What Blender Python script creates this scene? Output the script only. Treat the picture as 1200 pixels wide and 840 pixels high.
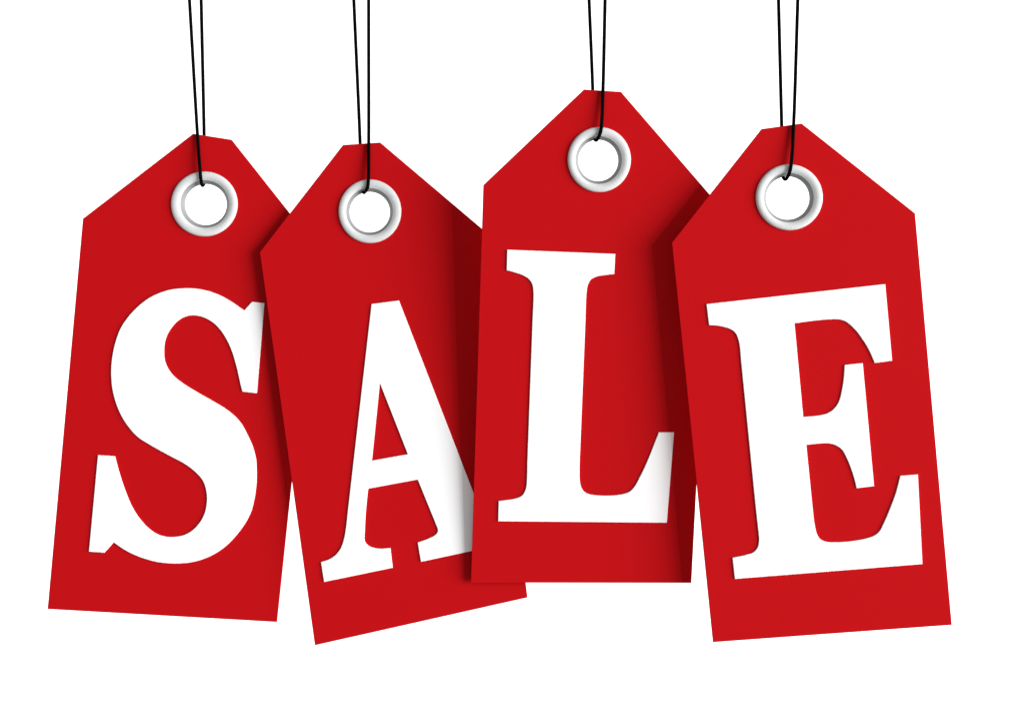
import bpy, bmesh, math, random
from mathutils import Vector, Matrix

for o in list(bpy.data.objects):
    bpy.data.objects.remove(o)
S = bpy.context.scene
C = S.collection

# ------------------------------------------------------------------ camera, world, lamps, exposure
U = 0.0005            # metres per photograph pixel at the hanging plane (a tag is about 14 x 27 cm)
DIST = 1500.0         # camera distance to the hanging plane, same unit
cam_d = bpy.data.cameras.new('camera')
cam = bpy.data.objects.new('camera', cam_d)
C.objects.link(cam)
cam.location = (0, -DIST * U, 0)
cam.rotation_euler = (math.radians(90), 0, 0)
cam_d.sensor_width = 36
cam_d.lens = 36 * DIST / 1200
cam_d.clip_start = 0.01
cam_d.clip_end = 200
S.camera = cam

w = bpy.data.worlds.new('World')
S.world = w
w.use_nodes = True
bg = w.node_tree.nodes['Background']
bg.inputs['Color'].default_value = (1, 1, 1, 1)
bg.inputs['Strength'].default_value = 0.42


def area(name, loc, target, sx, sy, power, color=(1, 1, 1)):
    d = bpy.data.lights.new(name, 'AREA')
    d.shape = 'RECTANGLE'
    d.size, d.size_y = sx, sy
    d.energy = power
    d.color = color
    o = bpy.data.objects.new(name, d)
    C.objects.link(o)
    o.location = loc
    o.rotation_euler = (Vector(target) - Vector(loc)).to_track_quat('-Z', 'Y').to_euler()
    return o


# small studio lamp from the right: the crisp shadow edge
area('key_lamp', (9.6, -9.6, 0.4), (0, 0, 0), 0.28, 0.28, 350)
# large softbox further round to the right: the broad soft shadow
area('softbox', (9.7, -4.5, 0.1), (0.0, 0, 0), 6.6, 7.0, 2280)
# two strips that light the white backdrop only
area('backdrop_lamp', (-3.6, 1.2, 0), (0.6, 4, 0), 1.0, 4.0, 140)
area('backdrop_lamp', (3.6, 1.2, 0), (-0.6, 4, 0), 1.0, 4.0, 140)

S.render.engine = 'CYCLES'
S.render.resolution_x, S.render.resolution_y = 1024, 716
S.view_settings.view_transform = 'Standard'
S.view_settings.look = 'None'
S.view_settings.exposure = 0
S.view_settings.gamma = 1
S.view_settings.use_curve_mapping = False


# ------------------------------------------------------------------ materials
def material(name, col, rough, spec, grain=0.0, grain_scale=900, bump=0.0, metallic=0.0):
    m = bpy.data.materials.new(name)
    m.use_nodes = True
    nt = m.node_tree
    b = nt.nodes['Principled BSDF']
    b.inputs['Roughness'].default_value = rough
    b.inputs['Specular IOR Level'].default_value = spec
    b.inputs['Metallic'].default_value = metallic
    tc = nt.nodes.new('ShaderNodeTexCoord')
    n = nt.nodes.new('ShaderNodeTexNoise')
    n.inputs['Scale'].default_value = grain_scale
    n.inputs['Detail'].default_value = 3
    nt.links.new(tc.outputs['Object'], n.inputs['Vector'])
    r = nt.nodes.new('ShaderNodeValToRGB')
    r.color_ramp.elements[0].position = 0.3
    r.color_ramp.elements[1].position = 0.7
    r.color_ramp.elements[0].color = tuple(c * (1 - grain) for c in col) + (1,)
    r.color_ramp.elements[1].color = tuple(min(1, c * (1 + grain)) for c in col) + (1,)
    nt.links.new(n.outputs['Fac'], r.inputs['Fac'])
    nt.links.new(r.outputs['Color'], b.inputs['Base Color'])
    if bump:
        bp = nt.nodes.new('ShaderNodeBump')
        bp.inputs['Strength'].default_value = bump
        bp.inputs['Distance'].default_value = 0.0001
        nt.links.new(n.outputs['Fac'], bp.inputs['Height'])
        nt.links.new(bp.outputs['Normal'], b.inputs['Normal'])
    return m


M_RED = material('red_card', (0.434, 0.0042, 0.0064), 0.7, 0.03, 0.006, 500, 0.02)
M_WHITE = material('white_card', (0.89, 0.89, 0.89), 0.6, 0.1, 0.004, 700, 0.03)
M_RING = material('white_enamel', (0.585, 0.595, 0.595), 0.5, 0.15, 0.005, 300)
M_BARREL = material('barrel_shade_grey', (0.22, 0.22, 0.224), 0.5, 0.2, 0.01, 300)  # darker than the ring: shade inside the eyelet hole painted into the colour
M_CORD = material('black_cord', (0.0015, 0.0015, 0.0015), 0.8, 0.02, 0.1, 2500, 0.0)
M_BACK = material('backdrop_paper', (0.88, 0.88, 0.88), 0.9, 0.05, 0.003, 5)


# ------------------------------------------------------------------ backdrop
def link(name, me, mat, parent=None):
    o = bpy.data.objects.new(name, me)
    C.objects.link(o)
    if mat:
        me.materials.append(mat)
    o.parent = parent
    return o


me = bpy.data.meshes.new('backdrop')
W_, H_, Y_ = 11.0, 7.0, 4.0
v = []
f = []
for i, (y, z) in enumerate([(Y_, H_), (Y_, -H_), (Y_ + 0.02, -H_), (Y_ + 0.02, H_)]):
    v += [(-W_, y, z), (W_, y, z)]
f = [(0, 1, 3, 2), (2, 3, 5, 4), (4, 5, 7, 6), (6, 7, 1, 0), (0, 2, 4, 6), (1, 7, 5, 3)]
me.from_pydata(v, [], f)
bd = link('backdrop', me, M_BACK)
bd['kind'] = 'structure'


# ------------------------------------------------------------------ geometry helpers
class Plane:
    """A tag's own plane: height h (towards the camera) as a linear function of image y, x."""

    def __init__(s, h0, y0, h1, y1, kx=0.0, x0=600.0, base=(600, 700)):
        s.kz = (h1 - h0) / (y1 - y0)
        s.h0, s.y0, s.kx, s.x0 = h0, y0, kx, x0
        # plane: -Y = a + kx*(X) - kz*(Z)   in pixel units (X right, Z up)
        s.a = h0 + s.kz * (420 - y0) - kx * (x0 - 600)
        o = s.hit(*base, 0)
        n = Vector((-kx, -1.0, s.kz)).normalized()      # towards the camera
        zx = Vector((0, 0, 1)) - n * n.z
        zax = zx.normalized()
        xax = zax.cross(n) * -1
        s.M = Matrix((xax, -n, zax)).transposed().to_4x4()
        s.M.translation = o
        s.n = n
        s.Mi = s.M.inverted()

    def hit(s, px, py, off=0.0):
        """point (metres) on the plane pushed off pixels forward, seen at photograph pixel px, py"""
        dx, dz = (px - 600) / DIST, (420 - py) / DIST
        # point = (dx*t, -DIST + t, dz*t); -Y = DIST - t = a' + kx*dx*t - kz*dz*t
        n_len = math.sqrt(1 + s.kx ** 2 + s.kz ** 2)
        a = s.a + off * n_len
        t = (DIST - a) / (1 + s.kx * dx - s.kz * dz)
        return Vector((dx * t, t - DIST, dz * t)) * U

    def loc(s, px, py, off=0.0):
        return s.Mi @ s.hit(px, py, off)


def spline(path, step=2.2):
    """path: list of (x, y) smooth points and (x, y, 1) corners, closed; starts at a corner."""
    n = len(path)
    start = next(i for i in range(n) if len(path[i]) == 3)
    P = path[start:] + path[:start] + [path[start]]
    out = []
    seg = [P[0]]
    for q in P[1:]:
        seg.append(q)
        if len(q) == 3:
            pts = [Vector(a[:2]) for a in seg]
            if len(pts) == 2:
                out.append(pts[0])
            else:
                # centripetal catmull-rom with reflected ends
                E = [pts[0] * 2 - pts[1]] + pts + [pts[-1] * 2 - pts[-2]]
                for i in range(1, len(E) - 2):
                    p0, p1, p2, p3 = E[i - 1:i + 3]
                    t0 = 0
                    t1 = t0 + max(1e-4, (p1 - p0).length) ** .5
                    t2 = t1 + max(1e-4, (p2 - p1).length) ** .5
                    t3 = t2 + max(1e-4, (p3 - p2).length) ** .5
                    k = max(1, int((p2 - p1).length / step))
                    for j in range(k):
                        t = t1 + (t2 - t1) * j / k
                        A1 = p0 * ((t1 - t) / (t1 - t0)) + p1 * ((t - t0) / (t1 - t0))
                        A2 = p1 * ((t2 - t) / (t2 - t1)) + p2 * ((t - t1) / (t2 - t1))
                        A3 = p2 * ((t3 - t) / (t3 - t2)) + p3 * ((t - t2) / (t3 - t2))
                        B1 = A1 * ((t2 - t) / (t2 - t0)) + A2 * ((t - t0) / (t2 - t0))
                        B2 = A2 * ((t3 - t) / (t3 - t1)) + A3 * ((t - t1) / (t3 - t1))
                        out.append(B1 * ((t2 - t) / (t2 - t1)) + B2 * ((t - t1) / (t2 - t1)))
            seg = [q]
    return [(p.x, p.y) for p in out]


def area2(pl):
    return sum(pl[i - 1][0] * pl[i][1] - pl[i][0] * pl[i - 1][1] for i in range(len(pl))) / 2


def plate(name, plane, loops, off_front, thick, bevel, mat, parent):
    """extruded solid of outline loops (first outer, others holes) with a small rounded front edge"""
    from mathutils.geometry import tessellate_polygon
    L = []
    for li, lp in enumerate(loops):
        q = [plane.loc(x, y, off_front) for x, y in lp]
        q = [Vector((p.x, p.z)) for p in q]
        a = area2([(p.x, p.y) for p in q])
        if (a > 0) != (li == 0):
            q.reverse()
        L.append(q)
    yf = -off_front * U
    yb = yf + thick * U
    bv = bevel * U
    bm = bmesh.new()

    def inset(q, d):
        r = []
        n = len(q)
        for i in range(n):
            a, b, c = q[i - 1], q[i], q[(i + 1) % n]
            e1 = (b - a).normalized()
            e2 = (c - b).normalized()
            n1 = Vector((-e1.y, e1.x))
            n2 = Vector((-e2.y, e2.x))
            m = (n1 + n2)
            m = m / max(0.35, 1 + n1.dot(n2))
            r.append(b + m * d)
        return r

    prof = [(bv, 0.0), (bv * 0.29, bv * 0.29), (0.0, bv), (0.0, yb - yf)]
    rings = []
    for q in L:
        rr = []
        for d, y in prof:
            rr.append([bm.verts.new((p.x, yf + y, p.y)) for p in inset(q, d)])
        rings.append(rr)
        for k in range(len(prof) - 1):
            n = len(q)
            for i in range(n):
                j = (i + 1) % n
                fc = bm.faces.new((rr[k][i], rr[k + 1][i], rr[k + 1][j], rr[k][j]))
                fc.smooth = False
    for k in (0, len(prof) - 1):
        flat = [vv for rr in rings for vv in rr[k]]
        tri = tessellate_polygon([[Vector((vv.co.x, vv.co.z, 0)) for vv in rr[k]] for rr in rings])
        for t in tri:
            try:
                bm.faces.new([flat[i] for i in t])
            except ValueError:
                pass
    bmesh.ops.recalc_face_normals(bm, faces=bm.faces)
    me = bpy.data.meshes.new(name)
    bm.to_mesh(me)
    bm.free()
    return link(name, me, mat, parent)


def circle(cx, cy, rx, ry, n=96):
    return [(cx + rx * math.cos(2 * math.pi * i / n), cy + ry * math.sin(2 * math.pi * i / n)) for i in range(n)]


def eyelet(plane, outer, inner, parent):
    """rolled grommet: (cx, cy, rx, ry) of its outer rim and of the hole through it"""
    n = 128
    # t: 0 = hole edge, 1 = outer rim ; height off the card front
    face = [(0.9, -2.9), (0.98, -2.6), (1.0, -0.5), (1.0, 0.8), (0.985, 1.6), (0.95, 2.4), (0.89, 3.0), (0.80, 3.4), (0.68, 3.6),
            (0.56, 3.5), (0.46, 3.1), (0.37, 2.5), (0.28, 1.7)]
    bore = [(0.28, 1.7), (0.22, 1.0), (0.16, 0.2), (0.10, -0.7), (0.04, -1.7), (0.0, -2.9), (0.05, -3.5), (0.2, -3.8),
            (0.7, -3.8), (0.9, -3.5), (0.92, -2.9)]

    def lathe(name, prof, mat, par):
        bm = bmesh.new()
        rows = []
        for t, h in prof:
            cx, cy, rx, ry = [inner[q] + (outer[q] - inner[q]) * t for q in range(4)]
            row = []
            for i in range(n):
                a = 2 * math.pi * i / n
                p = plane.loc(cx + rx * math.cos(a), cy + ry * math.sin(a), 0.0)
                row.append(bm.verts.new((p.x, -h * U, p.z)))
            rows.append(row)
        for k in range(len(rows) - 1):
            for i in range(n):
                j = (i + 1) % n
                bm.faces.new((rows[k][i], rows[k][j], rows[k + 1][j], rows[k + 1][i])).smooth = True
        bmesh.ops.recalc_face_normals(bm, faces=bm.faces)
        me = bpy.data.meshes.new(name)
        bm.to_mesh(me)
        bm.free()
        return link(name, me, mat, par)

    e = lathe('eyelet', face, M_RING, parent)
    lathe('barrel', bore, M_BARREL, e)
    return e


def cord(plane, pts, r, label, group):
    """pts: (px, py, off) along the cord, in order; a closed loop of black cord"""
    P = [plane.hit(*p) for p in pts]
    n = len(P)
    path = []
    for i in range(n):
        p0, p1, p2, p3 = P[i - 1], P[i], P[(i + 1) % n], P[(i + 2) % n]
        k = max(3, min(60, int((p2 - p1).length / U / 3)))
        t0 = 0
        t1 = t0 + (p1 - p0).length ** .5
        t2 = t1 + (p2 - p1).length ** .5
        t3 = t2 + (p3 - p2).length ** .5
        for j in range(k):
            t = t1 + (t2 - t1) * j / k
            A1 = p0 * ((t1 - t) / (t1 - t0)) + p1 * ((t - t0) / (t1 - t0))
            A2 = p1 * ((t2 - t) / (t2 - t1)) + p2 * ((t - t1) / (t2 - t1))
            A3 = p2 * ((t3 - t) / (t3 - t2)) + p3 * ((t - t2) / (t3 - t2))
            B1 = A1 * ((t2 - t) / (t2 - t0)) + A2 * ((t - t0) / (t2 - t0))
            B2 = A2 * ((t3 - t) / (t3 - t1)) + A3 * ((t - t1) / (t3 - t1))
            path.append(B1 * ((t2 - t) / (t2 - t1)) + B2 * ((t - t1) / (t2 - t1)))
    base = plane.hit(pts[0][0], pts[0][1], pts[0][2])
    m = len(path)
    bm = bmesh.new()
    up = Vector((1, 0, 0))
    rows = []
    for i in range(m):
        tan = (path[(i + 1) % m] - path[i - 1]).normalized()
        up = (up - tan * up.dot(tan)).normalized()
        sd = tan.cross(up)
        rows.append([bm.verts.new(path[i] - base + (up * math.cos(a) + sd * math.sin(a)) * r * U)
                     for a in [2 * math.pi * k / 12 for k in range(12)]])
    # closing twist: match the last ring to the first by the nearest vertex
    sh = min(range(12), key=lambda s_: (rows[-1][s_].co - rows[0][0].co).length)
    for i in range(m):
        A = rows[i]
        B = rows[(i + 1) % m]
        for k in range(12):
            if i == m - 1:
                bm.faces.new((A[(k + sh) % 12], A[(k + 1 + sh) % 12], B[(k + 1) % 12], B[k])).smooth = True
            else:
                bm.faces.new((A[k], A[(k + 1) % 12], B[(k + 1) % 12], B[k])).smooth = True
    bmesh.ops.recalc_face_normals(bm, faces=bm.faces)
    me = bpy.data.meshes.new('hanging_cord')
    bm.to_mesh(me)
    bm.free()
    o = link('hanging_cord', me, M_CORD)
    o.location = base
    o['label'] = label
    o['category'] = 'cord'
    o['group'] = group
    return o


LETTER_T = 1.6     # thickness of the raised letters, pixels


def tag(plane, label, outline, hole_outer, hole_inner, letter_label, loops):
    root = bpy.data.objects.new('sale_tag', None)
    root.empty_display_size = 0.02
    C.objects.link(root)
    root.matrix_world = plane.M
    root['label'] = label
    root['category'] = 'price tag'
    root['group'] = 'red sale tags hanging in a row'
    mid = [(hole_outer[i] + hole_inner[i]) / 2 for i in range(4)]
    plate('card', plane, [outline, circle(*mid)], 0.0, 2.4, 0.35, M_RED, root)
    lt = plate('letter', plane, loops, LETTER_T, LETTER_T, 0.5, M_WHITE, root)
    lt['label'] = letter_label
    eyelet(plane, hole_outer, hole_inner, root)
    return root


# ------------------------------------------------------------------ letter outlines
S_LETTER = [(295.2, 353.6, 1), (309.8, 355.2, 1), (300.8, 460.8, 1), (283.9, 458.8, 1), (282.1, 452), (277.2, 430.5),
            (271.4, 411), (266, 399), (259.5, 388.4), (251.2, 379.4), (240.8, 372.8), (229, 369.6), (217.9, 370.6),
            (207.8, 376.2), (200, 384.8), (195.5, 392.5), (192.7, 401.5), (191.9, 412), (192.4, 420.5), (195.2, 429),
            (201.2, 438.2), (211.5, 447.2), (229.8, 458.8), (247.6, 468.9), (263.1, 478.2), (275, 487.6),
            (282.6, 496.3), (289, 507.8), (295.6, 522.1), (299.7, 537.6), (300.6, 553.1), (299.9, 571), (296.9, 588.8),
            (294.1, 599), (287.6, 612.1), (277.2, 626.4), (265.5, 638.7), (251.2, 648.8), (235.7, 655.6),
            (221.4, 658.9), (206, 660), (191.2, 659.2), (178.1, 656.8), (162.6, 652), (147.1, 644.7),
            (132.9, 635.2, 1), (122.1, 647.3, 1), (104, 646.1, 1), (114.6, 533, 1), (134.3, 534.4, 1), (138.8, 551.5),
            (145.8, 573), (154, 592.7), (162.6, 606.5), (173, 618), (184, 625.6), (194.8, 628.6), (206.5, 628.6),
            (216.7, 626.2), (226.2, 620.5), (234.3, 611.4), (239.5, 601.5), (242, 590), (242.2, 580), (239.9, 568.4),
            (235.7, 560.2), (226.2, 550.6), (215.5, 542.9), (200.5, 534.9), (191.2, 529.9), (173.3, 519.8),
            (161.4, 512), (152.6, 502.8), (144, 490.6), (136.9, 475.5), (132.1, 458.8), (130.3, 444.5), (130.1, 431.4),
            (131.2, 419.5), (134, 405), (140.5, 386), (148.8, 372.9), (159.5, 361), (172.6, 350.4), (186.9, 343.2),
            (201.2, 339.1), (217.9, 337.7), (228.6, 338.1), (241.7, 340.4), (256, 345.3), (269, 352.2), (286, 363.7, 1)]
A_LETTER = [(435.3, 356.2, 1), (467.3, 352.1, 1), (553.9, 574.4, 1), (560.5, 591), (566.5, 602), (574, 609),
            (584.5, 612.8, 1), (589.2, 637.6, 1), (493.2, 658, 1), (489.4, 635.5, 1), (502.1, 630.8), (510, 626.6),
            (513.2, 622), (511.8, 616.5, 1), (489.4, 561.7, 1), (431.3, 572.4, 1), (429.6, 587.1), (428.1, 605),
            (427.4, 620), (427.4, 634), (431.9, 639.3), (437.9, 641.7), (445, 642.6), (457.3, 641.9, 1),
            (460, 665, 1), (379.6, 681.6, 1), (376, 658.3, 1), (385.5, 655.2), (393.8, 649.4), (399.4, 641.7),
            (402.9, 631.5), (405.2, 619), (407.3, 600, 1)]
A_COUNTER = [(445, 448.2, 1), (477.8, 532.1, 1), (435.6, 539.6, 1)]
L_LETTER = [(594.3, 292.7, 1), (721, 297.6, 1), (719.8, 321.2, 1), (710.2, 322.3), (699.5, 324), (692.6, 327.4),
            (688.9, 333.6), (687.3, 343.1), (685.8, 380, 1), (679.3, 540, 1), (679.2, 560.2), (680.7, 569.8),
            (684.3, 575.8), (690, 578.9), (703, 580.5), (717.4, 580.5), (729.3, 579), (737.4, 576.2),
            (743, 570.8), (750.7, 557.1), (759, 539.3), (767.2, 518.9), (772.1, 506.5, 1), (790, 506.5, 1),
            (781.4, 612.3, 1), (583.7, 610.6, 1), (584.3, 587, 1), (604.5, 583.9), (611.9, 580.4), (616.2, 572.4),
            (617.4, 561.4), (617.9, 540, 1), (623.8, 380, 1), (625, 342.5), (624, 334.2), (620.3, 327.6),
            (613.3, 322.9), (603.8, 319.5), (593.7, 316.6, 1)]
E_LETTER = [(828, 356.4, 1), (1037.4, 332.9, 1), (1045.5, 422.6, 1), (1025.2, 425.2, 1), (1019.3, 411.8),
            (1012.1, 399.4), (1001.4, 385.4), (990.9, 376.6), (983, 374.2), (971.7, 374.2), (953.8, 375.8),
            (931, 378.8, 1), (941.3, 488.6, 1), (959.8, 486.7), (970.5, 483.8), (977.8, 478.5), (983.3, 470.2),
            (987.3, 454), (989.3, 438.6), (989.9, 427.6, 1), (1011, 425.4, 1), (1024.3, 569.5, 1), (1004, 571.9, 1),
            (1001.4, 561.4), (997.9, 550.2), (992.3, 536.4), (987.1, 527.2), (981.2, 522.5), (974, 519.8),
            (966.3, 519.2), (956.2, 519.9), (944.9, 521.2, 1), (949.8, 570, 1), (952.2, 594), (954.6, 614),
            (957.5, 625.8), (961.5, 631.6), (967.6, 634.5), (979.5, 635.2), (991.4, 634.6), (1003.3, 633.1),
            (1015.2, 630.8), (1025.4, 627), (1031, 622.1), (1036, 612.4), (1042.6, 597.1), (1050.1, 576.9),
            (1055.2, 557.4, 1), (1075.7, 555.8, 1), (1081, 660.7, 1), (861.2, 678.1, 1), (858.5, 653.5, 1),
            (874.5, 649.9), (882.9, 647), (888, 641.2), (889.6, 633), (889, 624.5), (887, 606.7), (885.2, 590, 1),
            (868.2, 420, 1), (867, 405.7), (865, 396.8), (862.1, 390.4), (856.9, 386.1), (848.6, 383.1),
            (839, 381.3), (831, 381, 1)]

# ------------------------------------------------------------------ the four tags, back to front
PS = Plane(0, 160, 0, 720, base=(190, 720))
PA = Plane(11, 170, 11, 750, base=(494, 727))
PL = Plane(50, 218, 18.5, 683, base=(681, 682))
PE = Plane(66, 285, 41, 740, base=(975, 741))

tag(PS, 'red tag with white letter S, partly behind the A tag',
    [(97, 256.3), (226.3, 156.8), (271.3, 163.8), (370.8, 289.5), (324.4, 728.5), (55.6, 713.3)],
    (239.6, 239.2, 39.0, 38.0), (240.6, 239.5, 24.4, 24.0), 'white raised letter S', [spline(S_LETTER)])
tag(PA, 'red tag with white letter A, tilted, overlapping the S tag',
    [(304.5, 295.5), (401.8, 170), (445.5, 167), (566, 269), (618.2, 699.8), (368.9, 755.8)],
    (433.6, 247.8, 36.7, 37.3), (433.0, 248.4, 23.6, 23.7), 'white raised letter A',
    [spline(A_LETTER), [p[:2] for p in A_COUNTER]])
tag(PL, 'red tag with white letter L, hanging highest and nearly straight',
    [(566.3, 217), (684.3, 105), (727.8, 107.8), (834, 230.6), (810.3, 682.8), (551.8, 682.4)],
    (702.2, 187.3, 37.0, 38.1), (701.2, 188.0, 23.3, 24.2), 'white raised letter L', [spline(L_LETTER)])
tag(PE, 'red tag with white letter E, the only tag nothing overlaps',
    [(787.5, 284.5), (892.5, 151.3), (939.5, 144.8), (1072.5, 250), (1115.6, 731.9), (835.6, 752.2)],
    (924.8, 231.4, 39.2, 38.6), (923.7, 232.0, 25.3, 25.2), 'white raised letter E', [spline(E_LETTER)])

G = 'black cords the tags hang from'
CR = 2.0
TOP = -420
# front strand down, over the grommet's lip, through the hole and up behind the card
cord(PS, [(222, 0, 4), (231.4, 158, 2.6), (234.1, 195, 5.6), (235.4, 210, 5.2), (236.6, 217.0, 4), (238.2, 217.0, -2),
          (239.6, 213.5, -7), (239.8, 205, -7.5), (239.2, 158, -14), (235.7, 0, -12), (226, TOP, -6),
          (212, TOP - 25, 0), (197, TOP, 6)], CR,
     'black cord looped through the eyelet of the S tag', G)
cord(PA, [(432, 0, 4), (432.1, 168, 2.6), (431.6, 212, 5.6), (430.6, 220, 5.2), (427.2, 225.6, 4), (425.3, 224.6, -3),
          (424.0, 221, -7), (423.3, 213, -7.5), (422, 168, -14), (414.6, 0, -12), (396, TOP, -6),
          (414, TOP - 25, 0), (432, TOP, 6)], CR,
     'black cord looped through the eyelet of the A tag', G)
cord(PL, [(709.1, 0, 4), (706.6, 106, 2.6), (704.9, 147, 5.6), (703.2, 157, 5.2), (699.3, 164.2, 4),
          (697.2, 163.6, -3), (696.1, 160, -7), (695.6, 150, -7.5), (694.6, 106, -14), (690.3, 0, -12),
          (672, TOP, -6), (696, TOP - 25, 0), (719, TOP, 6)], CR,
     'black cord looped through the eyelet of the L tag', G)
cord(PE, [(934.9, 0, 4), (930, 147, 2.6), (927.2, 192, 5.6), (925, 203, 5.2), (921.0, 210.2, 4), (918.4, 208.8, -1),
          (917.6, 205, -6), (917.3, 195, -7.5), (916, 147, -14), (912.3, 0, -12), (902, TOP, -6),
          (925, TOP - 25, 0), (948, TOP, 6)], CR,
     'black cord looped through the eyelet of the E tag', G)
